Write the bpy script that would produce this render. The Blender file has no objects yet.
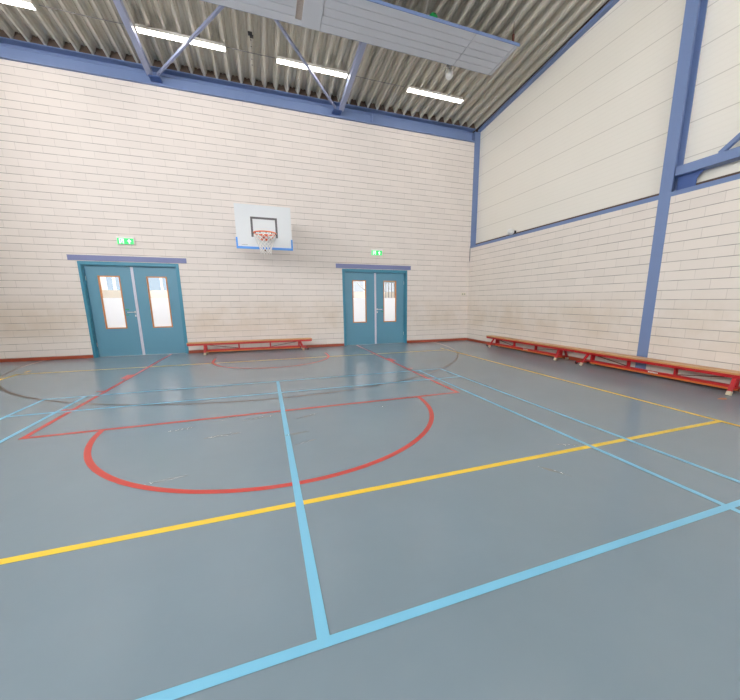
import bpy, bmesh, math, random
from mathutils import Vector, Matrix
random.seed(7)
C = bpy.context.scene.collection
PI = math.pi

# ------------------------------------------------------------------ materials
def lin(c):
    return tuple(((v/255)/12.92 if v/255 <= .04045 else ((v/255+.055)/1.055)**2.4) for v in c)+(1,)

class NT:
    def __init__(s, name):
        s.m = bpy.data.materials.new(name); s.m.use_nodes = True
        s.t = s.m.node_tree; s.b = s.t.nodes['Principled BSDF']
    def n(s, typ, **kw):
        x = s.t.nodes.new(typ)
        for k, v in kw.items(): setattr(x, k, v)
        return x
    def l(s, a, b): s.t.links.new(a, b)
    def math(s, op, a, b=None, clamp=False):
        x = s.n('ShaderNodeMath', operation=op, use_clamp=clamp)
        for i, v in enumerate((a, b)):
            if v is None: continue
            if isinstance(v, (int, float)): x.inputs[i].default_value = v
            else: s.l(v, x.inputs[i])
        return x.outputs[0]
    def ramp(s, v, a, b, c=0., d=1.):
        x = s.n('ShaderNodeMapRange', interpolation_type='SMOOTHSTEP')
        s.l(v, x.inputs[0])
        for i, q in zip((1, 2, 3, 4), (a, b, c, d)): x.inputs[i].default_value = q
        return x.outputs[0]
    def mix(s, f, a, b, mode='MIX'):
        x = s.n('ShaderNodeMix', data_type='RGBA', blend_type=mode)
        for v, i in ((f, x.inputs[0]), (a, x.inputs[6]), (b, x.inputs[7])):
            if isinstance(v, (int, float, tuple)): i.default_value = v
            else: s.l(v, i)
        return x.outputs[2]
    def noise(s, vec, scale, detail=3, rough=.5):
        x = s.n('ShaderNodeTexNoise'); x.inputs['Scale'].default_value = scale
        x.inputs['Detail'].default_value = detail; x.inputs['Roughness'].default_value = rough
        if vec is not None: s.l(vec, x.inputs['Vector'])
        return x.outputs['Fac']
    def bump(s, h, strength, dist):
        x = s.n('ShaderNodeBump'); x.inputs['Strength'].default_value = strength
        x.inputs['Distance'].default_value = dist; s.l(h, x.inputs['Height']); s.l(x.outputs[0], s.b.inputs['Normal'])

def plain(name, col, rough=.5, metal=0., var=.04, scale=6., bump=0.):
    k = NT(name); p = k.n('ShaderNodeTexCoord').outputs['Object']
    f = k.noise(p, scale)
    a = lin(col); d = tuple(v*(1-var) for v in a[:3])+(1,); u = tuple(min(1, v*(1+var)) for v in a[:3])+(1,)
    k.l(k.mix(f, d, u), k.b.inputs['Base Color'])
    k.b.inputs['Roughness'].default_value = rough; k.b.inputs['Metallic'].default_value = metal
    if bump: k.bump(k.noise(p, scale*20), bump, .002)
    return k.m

def emit(name, col, strength):
    k = NT(name); k.b.inputs['Base Color'].default_value = lin(col)
    k.b.inputs['Emission Color'].default_value = lin(col); k.b.inputs['Emission Strength'].default_value = strength
    return k.m

def block_wall(name, axis, col, phase):
    k = NT(name); pos = k.n('ShaderNodeNewGeometry').outputs['Position']
    sp = k.n('ShaderNodeSeparateXYZ'); k.l(pos, sp.inputs[0])
    z = sp.outputs[2]; u = sp.outputs[axis]
    row = k.math('DIVIDE', k.math('SUBTRACT', z, .077), .154)
    ri = k.math('FLOOR', row); fr = k.math('SUBTRACT', row, ri)
    dz = k.math('MULTIPLY', k.math('MINIMUM', fr, k.math('SUBTRACT', 1., fr)), .154)
    hm = k.ramp(dz, .002, .0075, 1., 0.)
    par = k.math('MULTIPLY', k.math('MODULO', k.math('ADD', ri, 100.), 2.), .5)
    cu = k.math('ADD', k.math('ADD', k.math('DIVIDE', u, .445), phase), par)
    ci = k.math('FLOOR', cu); fc = k.math('SUBTRACT', cu, ci)
    du = k.math('MULTIPLY', k.math('MINIMUM', fc, k.math('SUBTRACT', 1., fc)), .445)
    vm = k.math('MULTIPLY', k.ramp(du, .001, .005, 1., 0.), .42)
    joint = k.math('MAXIMUM', hm, vm)
    # a joint filled with paint in places
    gap = k.ramp(k.noise(pos, 3.2, 4), .30, .62, .45, 1.)
    joint = k.math('MULTIPLY', joint, gap)
    cb = k.n('ShaderNodeCombineXYZ'); k.l(ri, cb.inputs[0]); k.l(ci, cb.inputs[1])
    wn = k.n('ShaderNodeTexWhiteNoise', noise_dimensions='3D'); k.l(cb.outputs[0], wn.inputs['Vector'])
    base = k.mix(wn.outputs['Value'], tuple(v*.955 for v in lin(col)[:3])+(1,), lin(col))
    # ball scuffs and grime, a band at playing height
    band = k.math('MULTIPLY', k.ramp(z, .25, .75), k.ramp(z, .95, 1.55, 1., 0.))
    g = k.math('MULTIPLY', band, k.ramp(k.noise(pos, 1.3, 6, .65), .28, .72))
    base = k.mix(k.math('MULTIPLY', g, .62), base, tuple(a*b for a, b in zip(lin(col)[:3], (.80, .72, .60)))+(1,))
    base = k.mix(k.math('MULTIPLY', joint, .82), base, lin((112, 100, 92)))
    k.l(base, k.b.inputs['Base Color'])
    k.b.inputs['Roughness'].default_value = .62
    h = k.math('SUBTRACT', k.math('MULTIPLY', k.noise(pos, 60, 4), .10), joint)
    k.bump(h, .45, .005)
    return k.m

def cladding():
    k = NT('cream_metal_cladding'); pos = k.n('ShaderNodeNewGeometry').outputs['Position']
    sp = k.n('ShaderNodeSeparateXYZ'); k.l(pos, sp.inputs[0]); z = sp.outputs[2]
    r = k.math('DIVIDE', k.math('SUBTRACT', z, 3.553), .517)
    f = k.math('FRACT', k.math('ADD', r, 20.)); d = k.math('MULTIPLY', k.math('MINIMUM', f, k.math('SUBTRACT', 1., f)), .517)
    m = k.ramp(d, .003, .009, 1., 0.)
    s = k.math('MULTIPLY', k.math('ADD', k.math('SINE', k.math('MULTIPLY', z, 2*PI/.0862)), 1.), .5)
    s = k.math('POWER', s, 8.)
    base = k.mix(k.noise(pos, .8, 4), lin((232, 227, 216)), lin((237, 232, 222)))
    base = k.mix(k.math('MULTIPLY', s, .035), base, lin((150, 140, 125)))
    base = k.mix(k.math('MULTIPLY', m, .40), base, lin((140, 130, 115)))
    k.l(base, k.b.inputs['Base Color']); k.b.inputs['Roughness'].default_value = .38
    k.bump(k.math('SUBTRACT', k.math('MULTIPLY', s, -.12), m), .25, .003)
    return k.m

def floor_mat(name, col, rough, mott=.05):
    k = NT(name); pos = k.n('ShaderNodeNewGeometry').outputs['Position']
    a = lin(col)
    f = k.noise(pos, .9, 6, .6); f2 = k.noise(pos, 9, 4)
    base = k.mix(k.ramp(f, .2, .8), tuple(v*(1-mott) for v in a[:3])+(1,), tuple(v*(1+mott) for v in a[:3])+(1,))
    base = k.mix(k.math('MULTIPLY', k.ramp(f2, .5, .8), .03), base, lin((165, 165, 165)))
    k.l(base, k.b.inputs['Base Color'])
    k.b.inputs['Roughness'].default_value = rough
    k.b.inputs['Specular IOR Level'].default_value = .6
    return k.m

def scuff_mat():
    k = NT('pale_scuff'); k.b.inputs['Base Color'].default_value = lin((190, 192, 192)); k.b.inputs['Roughness'].default_value = .5
    pos = k.n('ShaderNodeNewGeometry').outputs['Position']
    f = k.ramp(k.noise(pos, 7, 5, .7), .32, .60, .05, .38); k.l(f, k.b.inputs['Alpha'])
    return k.m

M = {}
M['block_back'] = block_wall('painted_block_back', 0, (228, 219, 212), .616)
M['block_right'] = block_wall('painted_block_right', 1, (229, 220, 211), .2)
M['clad'] = cladding()
M['floor'] = floor_mat('blue_grey_sports_floor', (127, 144, 156), .225)
M['l_blue'] = floor_mat('pale_blue_line', (126, 196, 228), .30, .02)
M['l_yellow'] = floor_mat('yellow_line', (246, 208, 58), .32, .02)
M['l_red'] = floor_mat('red_line', (204, 62, 52), .32, .03)
M['l_grey'] = floor_mat('dark_grey_line', (86, 76, 72), .32, .03)
M['scuff'] = scuff_mat()
M['patch'] = plain('worn_orange_patch', (168, 104, 58), .6, var=.3, scale=60)
M['steel'] = plain('blue_painted_steel', (115, 135, 177), .42, var=.04, scale=3)
M['steel_d'] = plain('lilac_grey_lintel_paint', (122, 128, 172), .45, var=.05, scale=3)
M['steel_l'] = plain('pale_blue_grey_steel', (150, 158, 188), .4, var=.04, scale=3)
M['gusset'] = plain('dark_blue_plate', (70, 96, 152), .45)
M['deck'] = plain('galvanised_roof_deck', (196, 191, 179), .48, .12, var=.07, scale=2.5)
M['filler'] = plain('brown_profile_filler', (92, 76, 66), .9, var=.15, scale=12)
M['rust'] = plain('rust_brown_steel', (96, 52, 36), .7, var=.2, scale=30)
M['base'] = plain('red_brown_skirting', (158, 66, 36), .45, var=.12, scale=4)
M['door'] = plain('petrol_blue_door_paint', (92, 146, 170), .38, var=.04, scale=1.2)
M['frame'] = plain('teal_frame_paint', (62, 136, 162), .35, var=.04, scale=2)
M['bead'] = plain('orange_wood_bead', (198, 128, 70), .45, var=.10, scale=14)
M['strip'] = plain('pale_lilac_aluminium', (205, 205, 218), .35, var=.02)
M['alu'] = plain('brushed_aluminium', (222, 222, 220), .35, .1, var=.03)
M['green'] = plain('green_sticker', (28, 150, 100), .5)
M['white'] = plain('white_plastic', (232, 232, 228), .4, var=.02)
M['cream_pl'] = plain('cream_plastic', (222, 214, 190), .4, var=.02)
M['dark'] = plain('dark_rubber', (38, 38, 40), .6)
M['panel'] = plain('grey_radiant_panel_paint', (192, 196, 205), .42, var=.03, scale=1.5)
M['groove'] = plain('blue_grey_groove', (108, 116, 138), .5)
M['insul'] = plain('brown_insulation', (176, 164, 156), .95, var=.25, scale=45)
M['lamp_body'] = plain('white_lamp_housing', (228, 224, 216), .4, var=.02)
M['lamp'] = emit('lit_lamp_diffuser', (255, 249, 242), 13)
M['lamp_fill'] = emit('corridor_fill_glow', (255, 252, 248), 74)
M['board'] = plain('white_backboard', (214, 218, 221), .35, var=.02, scale=3)
M['board_line'] = plain('dark_grey_board_line', (98, 96, 100), .45)
M['pad'] = plain('blue_edge_padding', (84, 154, 234), .45, var=.03)
M['rim'] = plain('orange_hoop_steel', (240, 122, 70), .4, var=.05, scale=20)
M['rimr'] = plain('red_orange_plate', (222, 66, 34), .4)
M['net'] = plain('white_net_cord', (240, 238, 234), .7)
M['wood'] = plain('varnished_bench_plank', (202, 148, 94), .36, var=.10, scale=5)
M['wood_e'] = plain('orange_bench_beam', (200, 112, 44), .4, var=.10, scale=5)
M['red'] = plain('red_bench_steel', (182, 22, 30), .35, var=.05)
M['foot'] = plain('cream_rubber_foot', (196, 186, 160), .7, var=.06)
M['sign_w'] = plain('white_sign_housing', (236, 232, 230), .4, var=.01)
M['sign_g'] = emit('lit_green_sign', (52, 200, 104), .8)
M['sign_p'] = emit('lit_white_pictogram', (240, 255, 248), .95)
M['ball'] = plain('green_ball_skin', (0, 132, 58), .45, var=.05)
M['glassy'] = plain('milky_plastic_dome', (244, 243, 238), .25, var=.03)
M['grey'] = plain('mid_grey_plastic', (134, 134, 134), .5)
M['corr_wall'] = plain('corridor_beige_wall', (200, 192, 182), .7, var=.02)
M['corr_white'] = plain('corridor_white_paint', (238, 238, 236), .6, var=.01)

def glass():
    k = NT('clear_door_glass'); k.b.inputs['Transmission Weight'].default_value = 1.; k.b.inputs['Roughness'].default_value = 0.
    k.b.inputs['IOR'].default_value = 1.01; k.b.inputs['Base Color'].default_value = (.97, .99, 1, 1)
    return k.m
M['glass'] = glass()
def tint(name, col):
    k = NT(name); k.b.inputs['Transmission Weight'].default_value = 1.; k.b.inputs['Roughness'].default_value = 0.
    k.b.inputs['IOR'].default_value = 1.01; k.b.inputs['Base Color'].default_value = col
    return k.m
M['tint'] = tint('tinted_window_glass', (.062, .074, .084, 1)); M['tint_pale'] = tint('pale_window_glass', (.083, .086, .09, 1))  # tints set dark to dim the over-bright sky behind the corridor window
def frost():
    k = NT('frosted_film'); t = k.t
    tr = k.n('ShaderNodeBsdfTranslucent'); tr.inputs['Color'].default_value = lin((244, 244, 247))
    ds = k.n('ShaderNodeBsdfDiffuse'); ds.inputs['Color'].default_value = lin((235, 238, 242))
    mx = k.n('ShaderNodeMixShader'); mx.inputs[0].default_value = .25
    k.l(tr.outputs[0], mx.inputs[1]); k.l(ds.outputs[0], mx.inputs[2])
    k.l(mx.outputs[0], t.nodes['Material Output'].inputs['Surface'])
    return k.m
M['frost'] = frost()

# ------------------------------------------------------------------ mesh helpers
def box(bm, x0, x1, y0, y1, z0, z1, mi=0):
    vs = [bm.verts.new(p) for p in ((x0,y0,z0),(x1,y0,z0),(x1,y1,z0),(x0,y1,z0),(x0,y0,z1),(x1,y0,z1),(x1,y1,z1),(x0,y1,z1))]
    for f in ((0,3,2,1),(4,5,6,7),(0,1,5,4),(1,2,6,5),(2,3,7,6),(3,0,4,7)):
        bm.faces.new([vs[i] for i in f]).material_index = mi
    return vs

def sbox(bm, x0, x1, y0, y1, zf, h, mi=0):
    """box whose bottom follows zf(y)"""
    vs = box(bm, x0, x1, y0, y1, 0, h, mi)
    for v in vs: v.co.z += zf(v.co.y)
    return vs

def bar(bm, a, b, w, h=None, mi=0, up=Vector((0,0,1))):
    """square bar from a to b"""
    h = h or w; a = Vector(a); b = Vector(b); d = (b-a).normalized()
    s = d.cross(up)
    if s.length < 1e-4: s = d.cross(Vector((1,0,0)))
    s.normalize(); u = s.cross(d)
    vs = []
    for p in (a, b):
        for i, j in ((-1,-1),(1,-1),(1,1),(-1,1)): vs.append(bm.verts.new(p + s*i*w/2 + u*j*h/2))
    for f in ((3,2,1,0),(4,5,6,7),(0,1,5,4),(1,2,6,5),(2,3,7,6),(3,0,4,7)):
        bm.faces.new([vs[i] for i in f]).material_index = mi
    return vs

def tube(bm, pts, r, n=8, closed=False, mi=0):
    pts = [Vector(p) for p in pts]; rings = []; N = len(pts)
    for i, p in enumerate(pts):
        if closed: d = pts[(i+1) % N]-pts[i-1]
        else: d = pts[min(i+1, N-1)]-pts[max(i-1, 0)]
        d.normalize()
        s = d.cross(Vector((0,0,1)))
        if s.length < 1e-3: s = d.cross(Vector((0,1,0)))
        s.normalize(); u = s.cross(d)
        rings.append([bm.verts.new(p+(s*math.cos(2*PI*k/n)+u*math.sin(2*PI*k/n))*r) for k in range(n)])
    for i in range(N if closed else N-1):
        A, B = rings[i], rings[(i+1) % N]
        for k in range(n):
            f = bm.faces.new([A[k], A[(k+1) % n], B[(k+1) % n], B[k]]); f.material_index = mi; f.smooth = True
    if not closed:
        bm.faces.new(rings[0][::-1]).material_index = mi; bm.faces.new(rings[-1]).material_index = mi

def lathe(bm, prof, n=24, c=(0,0,0), mi=0):
    rings = []
    for r, z in prof:
        rings.append([bm.verts.new((c[0]+r*math.cos(2*PI*k/n), c[1]+r*math.sin(2*PI*k/n), c[2]+z)) for k in range(n)])
    for A, B in zip(rings, rings[1:]):
        for k in range(n):
            f = bm.faces.new([A[k], A[(k+1) % n], B[(k+1) % n], B[k]]); f.material_index = mi; f.smooth = True
    bm.faces.new(rings[0][::-1]).material_index = mi; bm.faces.new(rings[-1]).material_index = mi

def prism(bm, poly, a, b, axis, mi=0):
    """2D polygon extruded from a to b along axis (0 x,1 y,2 z)"""
    def P(q, t):
        return (t, q[0], q[1]) if axis == 0 else (q[0], t, q[1]) if axis == 1 else (q[0], q[1], t)
    A = [bm.verts.new(P(q, a)) for q in poly]; B = [bm.verts.new(P(q, b)) for q in poly]
    bm.faces.new(A).material_index = mi; bm.faces.new(B[::-1]).material_index = mi
    n = len(poly)
    for i in range(n): bm.faces.new([A[i], B[i], B[(i+1) % n], A[(i+1) % n]]).material_index = mi

def obj(name, bm, mats, parent=None, bevel=0., loc=None):
    bmesh.ops.recalc_face_normals(bm, faces=bm.faces)
    me = bpy.data.meshes.new(name); bm.to_mesh(me); bm.free()
    for m in (mats if isinstance(mats, (list, tuple)) else [mats]): me.materials.append(M[m])
    o = bpy.data.objects.new(name, me); C.objects.link(o)
    if parent is not None:
        o.parent = parent
        if loc is None:
            L = Vector(parent_loc(parent))
            for v in me.vertices: v.co -= L       # geometry was written in world coordinates
        else: o.location = loc
    elif loc is not None: o.location = loc
    if bevel:
        md = o.modifiers.new('bevel', 'BEVEL'); md.width = bevel; md.segments = 2; md.limit_method = 'ANGLE'; md.angle_limit = .6
    return o

def parent_loc(p):
    L = Vector((0,0,0))
    while p is not None: L = L + p.location; p = p.parent
    return L

def struct(o): o['kind'] = 'structure'; return o
def tag(o, label, cat, group=None):
    o['label'] = label; o['category'] = cat
    if group: o['group'] = group
    return o
def thing(name, loc, label, cat, group=None):
    o = bpy.data.objects.new(name, None); C.objects.link(o); o.location = loc; o.empty_display_size = .1
    return tag(o, label, cat, group)
B = bmesh.new

# ------------------------------------------------------------------ setting
XL, XR, YB, YF = -6.255, 6.255, 1.85, -19.85
YR = -9.0                                    # roof ridge
SL = .093
def zr(y): return 6.395 + SL*(1.80 - y) if y > YR else 6.395 + SL*(1.80-YR) - SL*(YR-y)   # underside of the deck ribs

# floor, with its court markings
bm = B()
box(bm, XL, XR, YF, YB+.12, -.2, 0, 0)
_n = [0]
def lift(z): _n[0] += 1; return z + _n[0]*8e-6
def rect(x0, x1, y0, y1, mi, z):
    z = lift(z)
    vs = [bm.verts.new(p) for p in ((x0,y0,z),(x1,y0,z),(x1,y1,z),(x0,y1,z))]
    bm.faces.new(vs).material_index = mi
def arc(cx, cy, r, a0, a1, w, mi, z, n=72, clip=None):
    prev = None; z = lift(z)
    for i in range(n+1):
        a = math.radians(a0+(a1-a0)*i/n)
        q = [bm.verts.new((cx+(r+s*w/2)*math.cos(a), cy+(r+s*w/2)*math.sin(a), z)) for s in (-1, 1)]
        if prev: bm.faces.new([prev[0], prev[1], q[1], q[0]]).material_index = mi
        prev = q
BL, YE, RE, GR, SC, PA = 1, 2, 3, 4, 5, 6
w = .05
a_end = math.degrees(math.asin((1.845-1.58)/4.93))
arc(0, 1.58, 4.93, -180-a_end, a_end, w, GR, .0011, 140)
# basketball: key, hash marks, free throw half circle, no-charge arc
yk = -3.948
for s in (-1, 1):
    rect(s*2.425-w/2, s*2.425+w/2, yk-w/2, YB-.005, RE, .0022)
    for y0, y1 in ((-1.15, -.78), (-2.07, -2.02), (-3.0, -2.95)):
        a, b = sorted((s*2.45, s*2.55)); rect(a, b, y0, y1, RE, .0022)
    rect(s*1.275-w/2, s*1.275+w/2, .275, .65, RE, .0022)
rect(-2.45, 2.45, yk-w/2, yk+w/2, RE, .0022)
arc(0, yk, 1.788, 180, 360, w, RE, .0022)
arc(0, .275, 1.275, 180, 360, w, RE, .0022)
# volleyball
for y in (0, -6): rect(-4.5, 4.5, y-w/2, y+w/2, YE, .0016)
for s in (-1, 1):
    rect(s*4.475-w/2, s*4.475+w/2, -18, 0, YE, .0016)
    rect(s*4.475-w/2, s*4.475+w/2, .2, .36, YE, .0016)
rect(-4.5, 4.5, -9-w/2, -9+w/2, YE, .0016)
for y in (-12, -18): rect(-4.5, 4.5, y-w/2, y+w/2, YE, .0016)
# badminton
yb = -2.29; wb = .044
for s in (-1, 1):
    for X in (3.03, 2.57): rect(s*X-wb/2, s*X+wb/2, yb-13.4, yb, BL, .0027)
for y in (yb, yb-.76, yb-4.70, yb-13.4, yb-12.64, yb-8.68): rect(-3.05, 3.05, y-wb/2, y+wb/2, BL, .0028)
rect(-.025, .025, yb-4.70, yb, BL, .0029); rect(-.025, .025, yb-13.4, yb-8.7, BL, .0029)
# scuffs and one worn patch
for cx, cy, L, W_, a in ((-.60,-4.55,.30,.03,8),(-.28,-4.12,.32,.03,12),(-1.02,-4.22,.22,.02,14),(-.62,-4.05,.26,.02,20),(.25,-4.25,.28,.03,25),(.10,-4.75,.22,.03,10),
                        (.15,-5.0,.2,.02,20),(1.9,-6.25,.22,.02,-60),(2.4,-5.9,.2,.02,-20),(-.9,-5.35,.25,.02,10),(-1.45,-6.4,.2,.02,60),(1.2,-4.2,.25,.015,-10)):
    ca, sa = math.cos(math.radians(a)), math.sin(math.radians(a)); L *= 1.15; W_ *= 1.9
    vs = [bm.verts.new((cx+ca*i*L/2-sa*j*W_/2, cy+sa*i*L/2+ca*j*W_/2, .0034)) for i, j in ((-1,-.3),(-.3,-1),(1,-.5),(.8,.5),(-.2,1),(-.9,.4))]
    bm.faces.new(vs).material_index = SC
vs = [bm.verts.new((5.56+.075*math.cos(t)*(1+.25*math.sin(3*t)), -5.49+.035*math.sin(t)*(1+.2*math.cos(5*t)), .0034)) for t in [i*PI/8 for i in range(16)]]
bm.faces.new(vs).material_index = PA
struct(obj('floor', bm, ['floor', 'l_blue', 'l_yellow', 'l_red', 'l_grey', 'scuff', 'patch']))

# back wall with two door openings
D = ((-4.03, -2.03), (2.04, 4.06)); DZ = 2.222
bm = B(); yb1 = YB+.25; WT = 6.03
xs = [XL-.25, D[0][0], D[0][1], D[1][0], D[1][1], XR+.25]
for i in range(5):
    box(bm, xs[i], xs[i+1] if i < 4 else XR, YB, yb1, DZ if i in (1, 3) else -.2, WT if i != 4 else WT)
struct(obj('wall_back', bm, 'block_back'))
bm = B(); box(bm, XL-.25, 6.70, YB+.16, yb1+.05, WT+.0, 7.4); box(bm, XR+.005, 6.70, YB+.16, yb1+.05, 2.9, WT)
struct(obj('wall_back_upper', bm, 'filler'))

# right wall: painted blocks below, cladding above, split round the column
CY0, CY1 = -4.017, -3.831
bm = B()
for y0, y1 in ((CY1+.001, yb1), (YF, CY0-.001)): box(bm, XR, XR+.25, y0, y1, -.2, 2.965)
struct(obj('wall_right', bm, 'block_right'))
bm = B(); box(bm, 6.46, 6.58, YF, YB+.15, 3.122, 7.6)
struct(obj('wall_right_upper', bm, 'clad'))
bm = B(); box(bm, 6.452, 6.60, YF, YB+.15, 2.96, 3.120)  # dark brown strip stands in for the shadow gap above the ledge
struct(obj('trim_1', bm, 'filler'))
bm = B()
for y0, y1 in ((CY1+.001, YB+.0), (YF, CY0-.001)):
    box(bm, XR-.010, XR-.001, y0, y1, 2.962, 3.032); box(bm, XR-.001, 6.452, y0, y1, 3.024, 3.032)
struct(obj('trim_2', bm, 'steel'))
# sloping steel edge under the roof, along the cladding
bm = B()
for y0, y1 in ((YR, YB), (YF, YR)): sbox(bm, 6.352, 6.459, y0, y1, lambda y: zr(y)-.045, .055)
struct(obj('trim_3', bm, 'steel'))
bm = B(); box(bm, XL-.25, XL, YF, yb1, -.2, 3.6); box(bm, XL-.25, XL, YF, yb1, 5.6, 7.6)
for y0, y1 in ((-1.0, yb1), (-6.2, -5.6), (-11.4, -10.8), (YF, -16.0)): box(bm, XL-.25, XL, y0, y1, 3.6, 5.6)  # unseen high window openings, added so daylight evens out the hall
struct(obj('wall_left', bm, 'block_right'))
bm = B(); box(bm, XL-.25, 6.6, YF-.25, YF, -.2, 3.0); box(bm, XL-.25, 6.6, YF-.25, YF, 5.8, 7.6)
for a, b in ((XL-.25, -5.4), (-2, -1.7), (1.7, 2), (5.4, 6.6)): box(bm, a, b, YF-.25, YF, 3.0, 5.8)  # window gaps behind the camera, added to bring in soft daylight
struct(obj('wall_front', bm, 'block_back'))

# ribbed roof deck
P = .2605
prof = [(-.019,0),(.019,0),(.036,.055),(.045,.058),(.068,.138),(.112,.138),(.120,.124),(.1405,.124),(.1485,.138),(.1925,.138),(.2155,.058),(.2245,.055)]
bm = B()
rows = []
for y in (YB+.14, YR, YF-.02):
    r = []
    for k in range(-25, 25):
        for u, h in prof:
            x = k*P + .0 + u
            if XL-.1 < x < 6.32: r.append(bm.verts.new((x, y, zr(y)+h)))
        if k == 24: r.append(bm.verts.new((6.347, y, zr(y)+.055)))
    rows.append(r)
for A, Bq in zip(rows, rows[1:]):
    for i in range(len(A)-1): bm.faces.new([A[i], A[i+1], Bq[i+1], Bq[i]])
o = struct(obj('ceiling', bm, 'deck'))
md = o.modifiers.new('thick', 'SOLIDIFY'); md.thickness = .004; md.offset = 0
bm = B()
for y0, y1 in ((YR, YB+.15), (YF-.02, YR)): sbox(bm, XL-.25, 6.7, y0, y1, lambda y: zr(y)+.152, .1)
box(bm, XL, 6.40, 1.806, 1.83, 6.393, 6.60)
for y0, y1 in ((YR, YB+.10), (YF, YR)): sbox(bm, 6.346, 6.35, y0, y1, lambda y: zr(y)+.012, .1)
struct(obj('ceiling_boarding', bm, 'filler'))

# skirting
bm = B()
for a, b in ((XL, D[0][0]), (D[0][1], D[1][0]), (D[1][1], XR)): box(bm, a+.001, b-.001, YB-.016, YB-.001, .001, .072)
struct(obj('baseboard_back', bm, 'base', bevel=.003))
bm = B()
for y0, y1 in ((CY1+.001, YB-.017), (YF, CY0-.001)): box(bm, XR-.016, XR-.001, y0, y1, .001, .072)
struct(obj('baseboard_right', bm, 'base', bevel=.003))

# lintels over the doors
for n, (a, b) in zip((4, 5), ((-4.19, -1.85), (1.865, 4.17))):
    bm = B(); box(bm, a, b, YB-.012, YB-.001, 2.236, 2.352); box(bm, a, b, YB-.020, YB-.012, 2.343, 2.352)
    struct(obj('trim_%d' % n, bm, 'steel_d'))

# corridor seen through the door glass
bm = B(); box(bm, -6, 6, YB+.26, 4.5, -.2, -.001); struct(obj('floor_corridor', bm, 'corr_wall'))
bm = B(); box(bm, -6, 6, YB+.31, 4.5, 2.75, 2.85); struct(obj('ceiling_corridor', bm, 'corr_white'))
bm = B(); box(bm, -6, 6, 4.20, 4.35, -.2, 1.645)
box(bm, -6, 6, 4.20, 4.35, 2.55, 2.75)
box(bm, -6.1, -6, YB+.26, 4.35, 0, 2.75); box(bm, 6, 6.1, YB+.31, 4.35, 0, 2.75)
struct(obj('wall_corridor', bm, 'corr_wall'))
bm = B()
for x in (-6, -4.75, -4.21, -3.62, -3.02, -1.6, 0, 1.5, 2.55, 3.35, 4.6, 5.95): box(bm, x, x+(.37 if x == -4.75 else .05), 4.22, 4.30, 1.646, 2.549)
struct(obj('window_1', bm, 'corr_white'))
bm = B(); box(bm, -5.99, -.001, 4.31, 4.316, 1.646, 2.549); struct(obj('window_2', bm, 'tint'))
bm = B(); box(bm, .001, 5.99, 4.31, 4.316, 1.646, 2.549); struct(obj('window_3', bm, 'tint_pale'))
bm = B()
for i in range(7): box(bm, 3.74+i*.11, 3.775+i*.11, 3.60, 3.63, 1.0, 1.93)
box(bm, 3.70, 4.46, 3.59, 3.64, 1.94, 1.985); box(bm, 3.70, 4.46, 3.59, 3.64, .95, .999)
for x in (3.70, 4.44): box(bm, x, x+.03, 3.59, 3.64, 0, 1.0)
tag(obj('balustrade', bm, 'grey'), 'grey upright bars seen through the rightmost door glass', 'railing')
bm = B(); bar(bm, (2.72, 3.62, 2.12), (3.42, 3.62, 1.50), .035)
bar(bm, (2.80, 3.62, 0), (2.80, 3.62, 2.05), .035); bar(bm, (3.40, 3.62, 0), (3.40, 3.62, 1.52), .035)
tag(obj('handrail', bm, 'grey'), 'sloping grey handrail behind the left glass of the right double door', 'railing')

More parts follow.
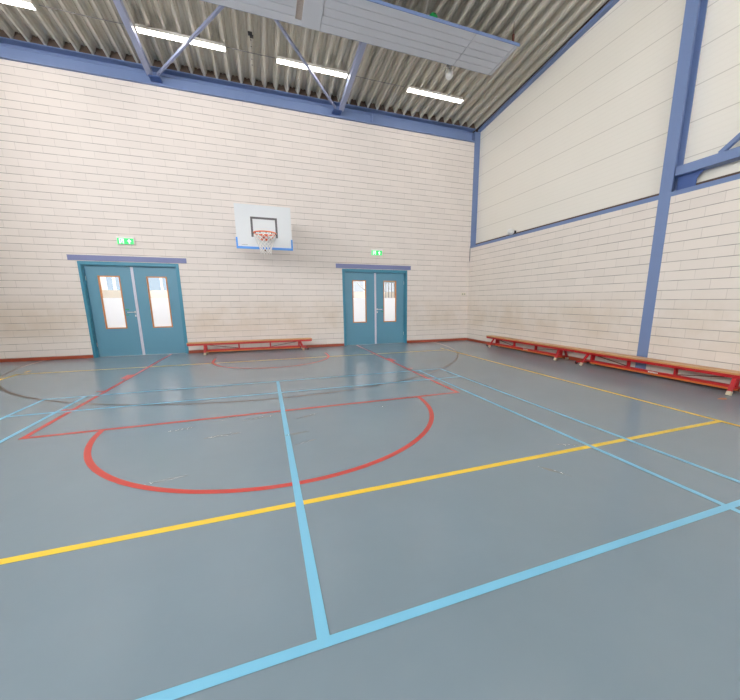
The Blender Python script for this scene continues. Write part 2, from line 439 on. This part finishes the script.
# ------------------------------------------------------------------ double doors
def door(n, x0, x1, active, pane_x):
    mid = (x0+x1)/2; L = (mid, YB+.10, 0)
    root = bpy.data.objects.new('door_%d' % n, None); C.objects.link(root); root.location = L; root['kind'] = 'structure'
    bm = B(); zt = DZ
    for a, b in ((x0, x0+.062), (x1-.062, x1)):
        box(bm, a+.001, b, YB-.012, YB+.16, .001, zt-.001)
    box(bm, x0+.062, x1-.062, YB-.012, YB+.16, zt-.075, zt-.001)
    for a, b in ((x0+.062, x0+.080), (x1-.080, x1-.062)): box(bm, a, b, YB+.02, YB+.16, .001, zt-.075)
    box(bm, x0+.080, x1-.080, YB+.02, YB+.16, zt-.093, zt-.075)
    obj('door_frame', bm, 'frame', root, .003)
    yl = YB+.075; yl2 = yl+.045; zt2 = zt-.096
    for side in (-1, 1):
        a, b = (x0+.083, mid-.002) if side < 0 else (mid+.002, x1-.083)
        p0, p1 = pane_x[0 if side < 0 else 1]; q0, q1 = .672, 1.912
        bm = B()
        box(bm, a, p0, yl, yl2, .008, zt2); box(bm, p1, b, yl, yl2, .008, zt2)
        box(bm, p0, p1, yl, yl2, .008, q0); box(bm, p0, p1, yl, yl2, q1, zt2)
        leaf = obj('door_leaf', bm, 'door', root)
        bm = B(); t = .026
        for u0, u1, v0, v1 in ((p0, p0+t, q0, q1), (p1-t, p1, q0, q1), (p0+t, p1-t, q0, q0+t), (p0+t, p1-t, q1-t, q1)):
            box(bm, u0+.0005, u1-.0005, yl-.008, yl2+.004, v0+.0005, v1-.0005)
        obj('glazing_bead', bm, 'bead', leaf)
        bm = B(); box(bm, p0+t, p1-t, yl+.020, yl+.026, q0+t, q1-t); obj('glass_pane', bm, 'glass', leaf)
        bm = B(); zz = 1.402
        vs = [bm.verts.new(p) for p in ((p0+t, yl+.029, q0+t), (p1-t, yl+.029, q0+t), (p1-t, yl+.029, zz), (p0+t, yl+.029, zz))]
        bm.faces.new(vs); f = obj('frosted_film', bm, 'frost', leaf); f['label'] = 'white frosted film over the lower part of the glass'
        md = f.modifiers.new('t', 'SOLIDIFY'); md.thickness = .0004
        # hinges at the outer edge
        for z in (.30, 1.85):
            xh = a-.004 if side < 0 else b+.004
            bm = B(); tube(bm, [(xh, yl-.004, z-.05), (xh, yl-.004, z+.05)], .009); obj('hinge', bm, 'alu', leaf)
        if side == active:
            d = -side                      # towards the meeting edge
            xr = (mid-.055) if side < 0 else (mid+.055)
            bm = B()
            box(bm, xr-.014, xr+.014, yl-.008, yl, 1.035, 1.09); box(bm, xr-.014, xr+.014, yl-.008, yl, .955, 1.0)
            tube(bm, [(xr, yl-.008, 1.062), (xr, yl-.055, 1.062)], .010)
            tube(bm, [(xr, yl-.052, 1.062), (xr+side*.07, yl-.055, 1.062), (xr+side*.145, yl-.050, 1.060)], .010)
            tube(bm, [(xr, yl-.008, .978), (xr, yl-.016, .978)], .010)
            h = obj('door_handle', bm, 'alu', leaf)
            xg = xr+side*.165; bm = B()
            prism(bm, [(xg-.03, 1.118), (xg+.03, 1.118), (xg+.03, 1.138), (xg-.03, 1.138)], yl-.0015, yl-.0003, 1)
            prism(bm, [(xg+.03, 1.108), (xg+.03, 1.148), (xg+.05, 1.128)][::1], yl-.0015, yl-.0003, 1)
            prism(bm, [(xg-.03, .985), (xg+.03, .985), (xg+.03, 1.005), (xg-.03, 1.005)], yl-.0015, yl-.0003, 1)
            g = obj('sticker', bm, 'green', leaf); g['label'] = 'green marks beside the door handle'
    bm = B(); xs_ = mid+(-.028 if n == 1 else -.028)
    box(bm, mid-.028-.001, mid+.027, yl-.014, yl-.0005, .010, zt2-.002)
    o = obj('meeting_strip', bm, 'strip', root, .003); o['label'] = 'pale vertical strip where the door leaves meet'
door(1, D[0][0], D[0][1], -1, ((-3.722, -3.290), (-2.762, -2.330)))
door(2, D[1][0], D[1][1], 1, ((2.346, 2.768), (3.308, 3.728)))

# ------------------------------------------------------------------ roof steel
def beam_back():
    t = thing('steel_beam', (1.0, YB+.05, 6.016), 'long blue steel I beam along the top of the door wall, just under the ribbed roof', 'beam')
    bm = B(); a, b = XL+.001, 6.252
    box(bm, a, b, 1.785, 1.995, 6.032, 6.054); box(bm, a, b, 1.872, 1.994, 6.276, 6.292); box(bm, a, b, 1.80, 1.995, 6.376, 6.392)
    obj('flange', bm, 'steel', t)
    bm = B(); box(bm, a, b, 1.885, 1.900, 6.055, 6.275); box(bm, a, b, 1.972, 1.984, 6.293, 6.375); obj('web', bm, 'steel', t)
    for x in (-5.2, 3.0, 6.20):
        bm = B(); box(bm, x-.007, x+.007, 1.800, 1.884, 6.055, 6.275); obj('stiffener', bm, 'steel', t)
    return t
beam_back()

def column():
    t = thing('steel_column', (6.35, -3.924, 0), 'tall blue steel column set into the right wall behind the benches', 'column')
    bm = B(); zt = zr(-3.924)-.05
    box(bm, 6.247, 6.262, CY0, CY1, .0, zt); obj('flange', bm, 'steel', t)
    bm = B(); box(bm, 6.430, 6.446, CY0, CY1, .0, zt); obj('flange', bm, 'steel', t)
    bm = B(); box(bm, 6.262, 6.430, -3.930, -3.918, .0, zt); obj('web', bm, 'steel', t)
column()
t = thing('steel_column', (6.37, 1.92, 3.034), 'narrow blue steel post in the room corner, standing on the block wall', 'column')
bm = B(); box(bm, 6.262, 6.278, 1.852, 1.995, 3.034, 6.345); box(bm, 6.445, 6.458, 1.852, 1.995, 3.034, 6.345); obj('flange', bm, 'steel', t)
bm = B(); box(bm, 6.278, 6.445, 1.866, 1.880, 3.034, 6.345); obj('web', bm, 'steel', t)

t = thing('steel_rail', (6.355, -4.1, 3.27), 'blue horizontal steel rail running right from the tall column above the block wall', 'beam')
bm = B(); box(bm, 6.27, 6.44, -9.9, CY0-.002, 3.268, 3.408); obj('rail_tube', bm, 'steel', t, .006)
bm = B(); prism(bm, [(CY0-.003, 3.034), (-4.285, 3.034), (-4.290, 3.16), (-4.32, 3.215), (-4.385, 3.266), (CY0-.003, 3.266)], 6.36, 6.372, 0)
o = obj('gusset_plate', bm, 'gusset', t); o['label'] = 'dark blue gusset plate under the rail'
bm = B(); bar(bm, (6.33, -4.565, 3.41+.0), (6.33, -9.4, 3.41+4.8*.76-.05), .058, .058); obj('diagonal_brace', bm, 'steel', t)

def zb(y): return 6.205 + SL*(1.80-y)
for s, side in ((-1, 'left'), (1, 'right')):
    bm = B(); bar(bm, (s*2.12, 1.74, zb(1.74)), (s*2.12, YR, zb(YR)), .115, .12)
    tag(obj('roof_strut', bm, 'steel_l', bevel=.008), 'thick pale blue roof strut running forward from the wall beam above the %s double door' % side, 'strut', 'thick roof struts')
    bm = B(); bar(bm, (s*1.97, 1.73, zb(1.73)), (s*.03, -.99, zb(-.99)), .046, .050)
    tag(obj('diagonal_brace', bm, 'steel_l', bevel=.004), 'thin diagonal roof brace slanting from the %s strut foot to the hanging panel' % side, 'brace', 'thin diagonal roof braces')
    bm = B(); c = s*2.02
    box(bm, c-.12, c+.10, 1.66, 1.80, 6.130, 6.142); box(bm, c-.12, c+.10, 1.80, 1.884, 6.125, 6.165)
    tag(obj('gusset_plate', bm, 'gusset'), 'dark blue plate on the wall beam under the %s pair of roof braces' % side, 'plate', 'plates under the roof braces')

# lamps: rows along the hall, the first one in view
def lamp_proto():
    root = bpy.data.objects.new('strip_light', None); C.objects.link(root)
    bm = B(); box(bm, -.775, .775, -.068, .068, .030, .066); box(bm, -.775, -.768, -.068, .068, -.002, .03); box(bm, .768, .775, -.068, .068, -.002, .03)
    for s_ in (-1, 1): a, b = sorted((s_*.068, s_*.0645)); box(bm, -.768, .768, a, b, .010, .0302)
    h = obj('lamp_housing', bm, 'lamp_body', root, .004, loc=(0,0,0))
    bm = B(); box(bm, -.7675, .7675, -.064, .064, 0, .0295)
    d = obj('lamp_diffuser', bm, 'lamp', root, loc=(0,0,0))
    return root
def copy_tree(o, parent=None):
    c = o.copy(); C.objects.link(c); c.parent = parent
    for ch in list(o.children): copy_tree(ch, c)
    return c
names = {-4.35: 'leftmost lit white strip light under the ribbed roof, cut by the picture edge',
         -1.277: 'lit white strip light above the left door side, crossed by the left thin brace',
         1.277: 'lit white strip light in the middle, crossed by the right thin brace',
         4.35: 'rightmost lit white strip light, alone between right strut and room corner'}
lp = lamp_proto(); first = True
for y in (.76, -4.1, -8.3, -12.6, -17.0):
    for x in (-4.35, -1.277, 1.277, 4.35):
        o = lp if first else copy_tree(lp); first = False
        zl = 6.416 if y > 0 else zr(y)-.12
        o.location = (x, y, zl)
        tag(o, names[x] if y > 0 else 'lit white strip light under the roof behind the viewer', 'lamp', 'strip lights in the row by the door wall' if y > 0 else 'strip lights behind the viewer')
# cable between the lamps of the first row
bm = B()
xsn = (-5.9, -5.035, -3.505, -2.015, -.485, .485, 2.015, 3.485, 5.015)
bm.free()
for a, b, t in ((-3.505, -2.015, 'between the leftmost lit lamp and the next'), (-.485, .485, 'between the two middle lit lamps'), (2.015, 3.485, 'between the two rightmost lit lamps')):
    bm = B(); tube(bm, [(a, .76, 6.468), ((a+b)/2, .76, 6.461), (b, .76, 6.468)], .007, 6)
    tag(obj('lamp_cable', bm, 'grey'), 'thin grey cable under the ribbed roof '+t, 'cable', 'cables between the strip lights')

# hanging radiant heating panel
def zp(y): return 6.235 - .047*(y+.67)
pn = thing('heating_panel', (2.0, -1.1, zp(-1.1)), 'long grey ribbed heating panel with blue edge hanging below the roof', 'heater')
def section(x0, x1, cap=False):
    bm = B(); y0, y1 = -1.54, -.67; nb = 5; g = .009; wd = (y1-y0)/nb
    sbox(bm, x0, x1, y0+.002, y1-.002, lambda y: zp(y)+.008, .030, 1)
    for i in range(nb):
        sbox(bm, x0+(.0 if not cap else 0), x1-(.07 if cap else 0), y0+i*wd+(g/2 if i else 0), y0+(i+1)*wd-(g/2 if i < nb-1 else 0), zp, .0079, 0)
    if cap: sbox(bm, x1-.062, x1, y0, y1, zp, .0079, 0)
    return obj('panel_section', bm, ['panel', 'groove'], pn)
section(-6.0, -2.2); section(-2.19, .752); section(1.20, 4.028); section(4.036, 5.0, True)
bm = B(); sbox(bm, .865, 1.195, -1.54, -.67, lambda y: zp(y)-.006, .04); o = obj('cover_plate', bm, 'panel', pn); o['label'] = 'plain grey cover plate across the panel joint'
bm = B(); sbox(bm, .753, .864, -.79, -.67, zp, .0079, 0); sbox(bm, .753, .864, -1.54, -.67, lambda y: zp(y)+.012, .03, 1)
o = obj('insulation', bm, ['panel', 'insul'], pn); o['label'] = 'brownish gap between panel sections'
bm = B(); sbox(bm, -6.0, 5.03, -1.552, -1.5405, lambda y: zp(y)-.002, .052); sbox(bm, -6.0, 5.0, -.669, -.66, lambda y: zp(y)+.002, .06)
o = obj('edge_rail', bm, 'steel', pn); o['label'] = 'blue edge rail'
for x in (-4.0, -1.0, 1.03, 3.0, 4.90):
    bm = B(); z0 = zp(-1.5)+.04; bar(bm, (x, -1.50, z0), (x, -1.50, zr(-1.50)-.001), .006)
    if x > 4: bar(bm, (x, -1.50, z0), (x, -1.50, z0+.17), .034)
    o = obj('hanger', bm, 'grey' if x < 4 else 'rust', pn)
    if x > 4: o['label'] = 'rust brown hanger at the panel end'
    bm = B(); bar(bm, (x, -.72, zp(-.72)+.04), (x, -.72, zr(-.72)-.001), .010); obj('hanger', bm, 'grey', pn)

bm = B(); r = .088
lathe(bm, [(max(1e-4, r*math.sin(a)), -r*math.cos(a)) for a in [i*PI/16 for i in range(17)]], 28, (0,0,0))
tag(obj('ball', bm, 'ball', loc=(3.17, -1.41, zp(-1.41)+.039+r)), 'green ball resting on top of the hanging heating panel', 'ball')

# detector with milky dome, hanging under the roof near the panel
t = thing('motion_detector', (4.22, -.16, zr(-.16)), 'milky white dome detector hanging under the ribbed roof beside the heating panel', 'detector')
x, y, z = 4.22, -.16, zr(-.16)
bm = B(); box(bm, x-.05, x+.05, y-.05, y+.05, z-.035, z-.001); tube(bm, [(x, y, z-.04), (x, y, z-.15)], .018)
obj('bracket', bm, 'grey', t)
bm = B(); lathe(bm, [(.001, -.13), (.05, -.12), (.082, -.085), (.090, -.04), (.092, .03), (.086, .03), (.05, .02), (.001, .02)], 24, (x, y, z-.17))
for a in range(4):
    ca, sa = math.cos(a*PI/2+.4), math.sin(a*PI/2+.4); bar(bm, (x+.09*ca, y+.09*sa, z-.15), (x+.10*ca, y+.10*sa, z-.10), .018)
obj('dome', bm, 'glassy', t)
# small dark bracket on a rib
bm = B(); xk = 0.0; yk2 = .30; z = zr(yk2)
box(bm, xk-.05, xk+.03, yk2-.05, yk2+.03, z-.03, z-.001); box(bm, xk-.02, xk+.05, yk2-.02, yk2+.05, z-.055, z-.031)
t = tag(obj('ceiling_bracket', bm, 'dark'), 'small dark bracket screwed to a roof rib between the two middle strip lights', 'bracket')
for i in range(5):
    bm = B(); q = .45+i*.17; box(bm, -.012, .012, q, q+.02, zr(q)-.008, zr(q)-.001); obj('screw', bm, 'dark', t)

# ------------------------------------------------------------------ exit signs
def exit_sign(xc, label):
    zc = 2.686; y0 = 1.795; t = thing('exit_sign', (xc, YB, zc), label, 'sign', 'green exit signs above the doors')
    bm = B(); w2 = .172
    box(bm, xc-w2, xc+w2, y0, YB-.001, zc-.070, zc+.098)
    box(bm, xc-w2-.006, xc+w2+.006, y0-.006, y0+.02, zc+.070, zc+.102)
    obj('sign_housing', bm, 'sign_w', t, .004)
    bm = B(); gx0, gx1, gz0, gz1 = xc-.158, xc+.158, zc-.066, zc+.062
    box(bm, gx0, gx1, y0-.008, y0-.0005, gz0, gz1); f = obj('sign_face', bm, 'sign_g', t)
    bm = B(); q0, q1 = y0-.0095, y0-.0082
    # white doorway with a green running figure cut through it
    X = xc-.075
    prism(bm, [(X-.045, gz0+.012), (X-.030, gz0+.012), (X-.030, gz1-.012), (X-.045, gz1-.012)], q0, q1, 1)
    prism(bm, [(X-.030, gz1-.026), (X+.045, gz1-.026), (X+.045, gz1-.012), (X-.030, gz1-.012)], q0, q1, 1)
    prism(bm, [(X+.030, gz0+.012), (X+.045, gz0+.012), (X+.045, gz1-.026), (X+.030, gz1-.026)], q0, q1, 1)
    hc = (X+.008, zc+.022)
    prism(bm, [(hc[0]+.011*math.cos(a), hc[1]+.011*math.sin(a)) for a in [k*PI/5 for k in range(10)]], q0-.0003, q1, 1)
    prism(bm, [(X-.012, zc-.020), (X+.006, zc-.026), (X+.016, zc+.008), (X-.006, zc+.010)], q0-.0003, q1, 1)
    prism(bm, [(X-.006, zc+.004), (X-.004, zc+.013), (X-.034, zc-.006), (X-.030, zc-.013)], q0-.0003, q1, 1)
    prism(bm, [(X+.010, zc+.010), (X+.014, zc+.001), (X+.036, zc-.004), (X+.036, zc+.004)], q0-.0003, q1, 1)
    prism(bm, [(X-.012, zc-.018), (X-.002, zc-.022), (X-.024, zc-.054), (X-.038, zc-.054)], q0-.0003, q1, 1)
    prism(bm, [(X-.004, zc-.020), (X+.006, zc-.024), (X+.028, zc-.038), (X+.022, zc-.048)], q0-.0003, q1, 1)
    obj('running_figure', bm, 'sign_p', f); bm = B()
    A = xc+.075                            # arrow pointing up
    prism(bm, [(A-.042, zc-.004), (A, zc+.046), (A+.042, zc-.004)], q0, q1, 1)
    prism(bm, [(A-.014, zc-.050), (A+.014, zc-.050), (A+.014, zc-.004), (A-.014, zc-.004)], q0, q1, 1)
    obj('arrow', bm, 'sign_p', f)
exit_sign(-3.035, 'lit green exit sign with running figure and arrow above the left double door')
exit_sign(3.07, 'lit green exit sign with running figure and arrow above the right double door')

# ------------------------------------------------------------------ basketball hoop
hp = thing('basketball_hoop', (0, YB, 2.9), 'white basketball backboard with orange hoop and net between the two doors', 'basketball hoop')
bz0, bz1 = 2.502, 3.432; yf = .65
bm = B(); box(bm, -.60, .60, yf, yf+.022, bz0, bz1)
sq = (-.283, .290, 2.745, 3.180); t_ = .045
for a, b, c, d in ((sq[0], sq[0]+t_, sq[2], sq[3]), (sq[1]-t_, sq[1], sq[2], sq[3]), (sq[0]+t_, sq[1]-t_, sq[3]-t_, sq[3])):
    box(bm, a, b, yf-.0015, yf-.0002, c, d, 1)
for i in range(7): box(bm, -.50+i*.018, -.488+i*.018, yf-.0012, yf-.0002, 2.566, 2.578, 2)
obj('backboard', bm, ['board', 'board_line', 'grey'], hp)
bm = B()
box(bm, -.615, .615, yf-.014, yf+.036, bz0-.016, bz0+.034)
for s in (-1, 1): a, b = sorted((s*.615, s*.578)); box(bm, a, b, yf-.014, yf+.036, bz0+.034, bz0+.225)
o = obj('edge_padding', bm, 'pad', hp, .006); o['label'] = 'blue padding along the lower edge and corners'
bm = B(); rc = (0, .262, 2.772); R = .232
tube(bm, [(rc[0]+R*math.cos(a), rc[1]+R*math.sin(a), rc[2]) for a in [k*2*PI/48 for k in range(48)]], .0145, 8, True)
for s in (-1, 1):
    tube(bm, [(s*.21, rc[1]-.03, rc[2]-.008), (s*.19, rc[1]+.10, rc[2]-.045), (s*.11, rc[1]+.26, rc[2]-.085), (s*.05, yf-.015, rc[2]-.085)], .009, 6)
tube(bm, [(rc[0]+(R-.03)*math.cos(a), rc[1]+.02+(R-.03)*math.sin(a), rc[2]-.06+.03*math.cos(2*a)) for a in [PI+k*PI/16 for k in range(17)]][:0] or [(-.09, yf-.03, rc[2]-.07), (0, yf-.05, rc[2]-.09), (.09, yf-.03, rc[2]-.07)], .010, 6)
rim = obj('rim', bm, 'rim', hp)
bm = B(); box(bm, -.055, .055, yf-.14, yf-.002, rc[2]-.035, rc[2]+.022); box(bm, -.075, .075, yf-.012, yf-.002, rc[2]-.10, rc[2]+.05); obj('mounting_plate', bm, 'rimr', rim, .003)
for k in range(12):
    bm = B()
    a = k*PI/6+.1; x, y = rc[0]+(R+.004)*math.cos(a), rc[1]+(R+.004)*math.sin(a); box(bm, x-.008, x+.008, y-.008, y+.008, rc[2]-.035, rc[2]-.012); obj('net_clip', bm, 'dark', rim)
bm = B()
def rr(z): t = z/.42; return .225-.115*min(1, t*1.25)+.02*max(0, t-.6)
for k in range(12):
    for s in (-1, 1):
        pts = []
        for i in range(11):
            z = i*.041; a = k*PI/6+.1+s*(PI/6)*(i/2.2)
            pts.append((rc[0]+rr(z)*math.cos(a), rc[1]+rr(z)*math.sin(a), rc[2]-.02-z))
        tube(bm, pts, .0055, 5)
obj('net', bm, 'net', hp)
bm = B()
for s in (-1, 1):
    bar(bm, (s*.35, yf+.022, 3.25), (s*.42, YB-.012, 3.30), .04); bar(bm, (s*.30, yf+.04, 2.70), (s*.40, YB-.012, 2.80), .04)
    box(bm, s*.41-.05, s*.41+.05, YB-.012, YB-.001, 2.72, 3.38)
    bar(bm, (s*.33, yf+.06, 2.72), (s*.40, YB-.03, 3.28), .03)
    box(bm, s*.31-.02, s*.31+.02, yf+.022, yf+.05, 2.66, 3.30)
box(bm, -.31, .31, yf+.022, yf+.05, 2.68, 2.72)
o = obj('wall_bracket', bm, 'steel_l', hp)
bm = B(); box(bm, -.035, .035, yf+.0225, yf+.07, 2.44, 2.62); bar(bm, (0, yf+.06, 2.46), (0, yf+.12, 2.72), .03)
o = obj('lower_clamp', bm, 'rust', hp); o['label'] = 'small rust brown clamp below the middle of the board'

# ------------------------------------------------------------------ gym benches
# built along +X: x=0 the end with castors, x=3.04 the end with plain rubber feet; local y<0 is the side away from the wall
BLN = 3.032
def bench():
    root = bpy.data.objects.new('gym_bench', None); C.objects.link(root)
    P_ = lambda n, bm, m, p=root, bv=0.: obj(n, bm, m, p, bv, loc=(0,0,0))
    bm = B(); box(bm, 0, BLN, -.122, .122, .283, .311); P_('seat_plank', bm, 'wood', bv=.006)
    bm = B()
    for y in (-.108, .088): box(bm, .008, BLN-.008, y, y+.020, .236, .2825)
    box(bm, .008, .028, -.088, .088, .236, .2825); box(bm, BLN-.028, BLN-.008, -.088, .088, .236, .2825)
    for x in (.34, 1.09, 1.86, 2.62): box(bm, x-.02, x+.02, -.088, .088, .240, .2825)
    P_('seat_rail', bm, 'red', bv=.002)
    bm = B()
    box(bm, .33, 2.64, -.030, .030, .079, .119)
    P_('lower_rail', bm, 'red', bv=.003)
    bm = B(); box(bm, .33, 2.64, -.034, .034, .052, .0785); o = P_('balance_beam', bm, 'wood_e', bv=.004); o['label'] = 'orange wooden balance beam under the lower rail'
    bm = B()
    for i in range(8): box(bm, 1.46+i*.020, 1.474+i*.020, -.0315, -.0302, .088, .110)
    o = P_('label_marking', bm, 'white'); o['label'] = 'small white marking on the lower rail'
    for x in (1.09, 1.86):
        bm = B(); box(bm, x-.017, x+.017, -.028, .028, .1195, .2825-.0465+.0); P_('post', bm, 'red')
    for a, b in (((.38, .232), (1.07, .126)), ((2.60, .232), (1.88, .126))):
        bm = B(); bar(bm, (a[0], 0, a[1]), (b[0], 0, b[1]), .012, .014); P_('brace', bm, 'rust')
    # end posts
    for x in (.35, 2.62):
        bm = B(); box(bm, x-.020, x+.020, -.03, .03, .1195, .2355); P_('post', bm, 'red')
    # plain legs with rubber feet
    for s in (-1, 1):
        bm = B(); bar(bm, (2.64, s*.085, .240), (2.64, s*.160, .048), .052, .030, up=Vector((0, s*1., .3))); lg = P_('leg', bm, 'red', bv=.003)
        bm = B(); bar(bm, (2.64, s*.157, .056), (2.64, s*.176, .001), .060, .040, up=Vector((0, s*1., .3))); P_('rubber_foot', bm, 'foot', lg, .004)
    bm = B(); bar(bm, (2.64, -.155, .088), (2.64, .155, .088), .03, .02); P_('leg_stretcher', bm, 'red')
    # castor legs
    for s in (-1, 1):
        bm = B(); bar(bm, (.32, s*.085, .240), (.25, s*.155, .060), .045, .028, up=Vector((0, s*1., .3)))
        bar(bm, (.27, s*.150, .085), (.135, s*.160, .060), .030, .026)
        lg = P_('leg', bm, 'red', bv=.003)
        bm = B(); bar(bm, (.255, s*.153, .062), (.245, s*.172, .001), .052, .040, up=Vector((0, s*1., .3))); P_('rubber_foot', bm, 'foot', lg, .004)
        bm = B()
        pts = [(.130+.030*math.cos(a), .040+.030*math.sin(a)) for a in [k*PI/8 for k in range(16)]]
        prism(bm, pts, s*.160-.010, s*.160+.010, 1); P_('castor', bm, 'dark', lg)
    bm = B(); bar(bm, (.262, -.15, .088), (.262, .15, .088), .03, .02); bar(bm, (.262, 0, .088), (.345, 0, .10), .03, .025); P_('leg_stretcher', bm, 'red')
    return root
b1 = bench(); b2 = copy_tree(b1); b3 = copy_tree(b1)
G = 'low red and wood gym benches along the walls'
# along the back wall: castors at the right end -> turned by 180 deg
b1.location = (1.053, 1.51, 0); b1.rotation_euler.z = PI
for ch in b1.children_recursive: pass
tag(b1, 'red gym bench with wooden seat against the wall between the two double doors', 'bench', G)
b2.location = (6.03, .290, 0); b2.rotation_euler.z = -PI/2
tag(b2, 'red gym bench with wooden seat along the right wall, the one nearest the room corner', 'bench', G)
b3.location = (6.03, -2.765, 0); b3.rotation_euler.z = -PI/2
tag(b3, 'red gym bench with wooden seat standing in front of the tall blue column', 'bench', G)

# ------------------------------------------------------------------ small wall things
for x in (-3.0, 3.05):
    bm = B(); box(bm, x-.6, x+.6, 2.9, 3.2, 2.69, 2.745)  # unseen corridor lamps, added to brighten the frosted film from behind
    tag(obj('corridor_fill_lamp', bm, 'lamp_fill'), 'added unseen fill lamp on the corridor ceiling, brightening the frosted door glass', 'lamp', 'added fill lamps in the corridor')
t = thing('wall_socket', (6.07, YB, 1.525), 'small cream double wall socket on the back wall near the room corner', 'socket')
bm = B(); box(bm, 5.995, 6.145, YB-.012, YB-.001, 1.485, 1.565); obj('socket_plate', bm, 'cream_pl', t, .003)
for x in (6.033, 6.107):
    bm = B(); prism(bm, [(x+.020*math.cos(a), 1.525+.020*math.sin(a)) for a in [k*PI/8 for k in range(16)]], YB-.0135, YB-.0121, 1); obj('socket_hole', bm, 'grey', t)
bm = B(); tube(bm, [(6.242, 1.837, 2.56), (6.242, 1.837, 2.96)], .012)
tag(obj('conduit', bm, 'grey'), 'short grey vertical conduit in the room corner below the blue ledge', 'pipe')
t = thing('spotlight', (6.36, -.02, 3.033), 'small round white lamp with dark rear standing on the blue ledge of right wall', 'lamp')
bm = B(); bar(bm, (6.36, -.02, 3.034), (6.36, -.02, 3.10), .03); obj('bracket', bm, 'grey', t)
bm = B(); lathe(bm, [(.001, -.085), (.045, -.08), (.072, -.05), (.078, 0), (.072, .05), (.045, .078), (.001, .08)], 20)
obj('lamp_head', bm, 'white', t, loc=(-.035, .02, .112)).rotation_euler = (PI/2, 0, .5)
bm = B(); lathe(bm, [(.001, 0), (.036, 0), (.036, .045), (.001, .045)], 16); obj('lamp_rear', bm, 'dark', t, loc=(.085, -.045, .105)).rotation_euler = (0, -PI/2, -.5)

# ------------------------------------------------------------------ world, camera
w_ = bpy.data.worlds.new('world'); bpy.context.scene.world = w_; w_.use_nodes = True
bg = w_.node_tree.nodes['Background']; bg.inputs[0].default_value = (.97, .98, 1, 1); bg.inputs[1].default_value = 11.6

cam = bpy.data.cameras.new('camera'); co = bpy.data.objects.new('camera', cam); C.objects.link(co)
yaw, pitch, roll = .347549120, .196224263, -.00354078282
f = Vector((math.sin(yaw)*math.cos(pitch), math.cos(yaw)*math.cos(pitch), -math.sin(pitch)))
r0 = Vector((math.cos(yaw), -math.sin(yaw), 0)); u0 = r0.cross(f)
r1 = math.cos(roll)*r0+math.sin(roll)*u0; u1 = -math.sin(roll)*r0+math.cos(roll)*u0
co.matrix_world = Matrix(((r1.x, u1.x, -f.x, -.1288487), (r1.y, u1.y, -f.y, -8.09932112), (r1.z, u1.z, -f.z, 1.29717386), (0,0,0,1)))
cam.sensor_fit = 'HORIZONTAL'; cam.sensor_width = 36; cam.lens = 36*340.543431/740
cam.shift_x = -19.6004/740; cam.shift_y = 19.08777/740; cam.clip_start = .05; cam.clip_end = 200
sc = bpy.context.scene; sc.camera = co
vs_ = sc.view_settings; vs_.view_transform = 'Standard'; vs_.look = 'None'; vs_.gamma = 1; vs_.use_curve_mapping = False; vs_.exposure = -.06
try:
    sc.cycles.use_denoising = True; sc.cycles.max_bounces = 10; sc.cycles.diffuse_bounces = 7; sc.cycles.sample_clamp_indirect = 8
except Exception: pass
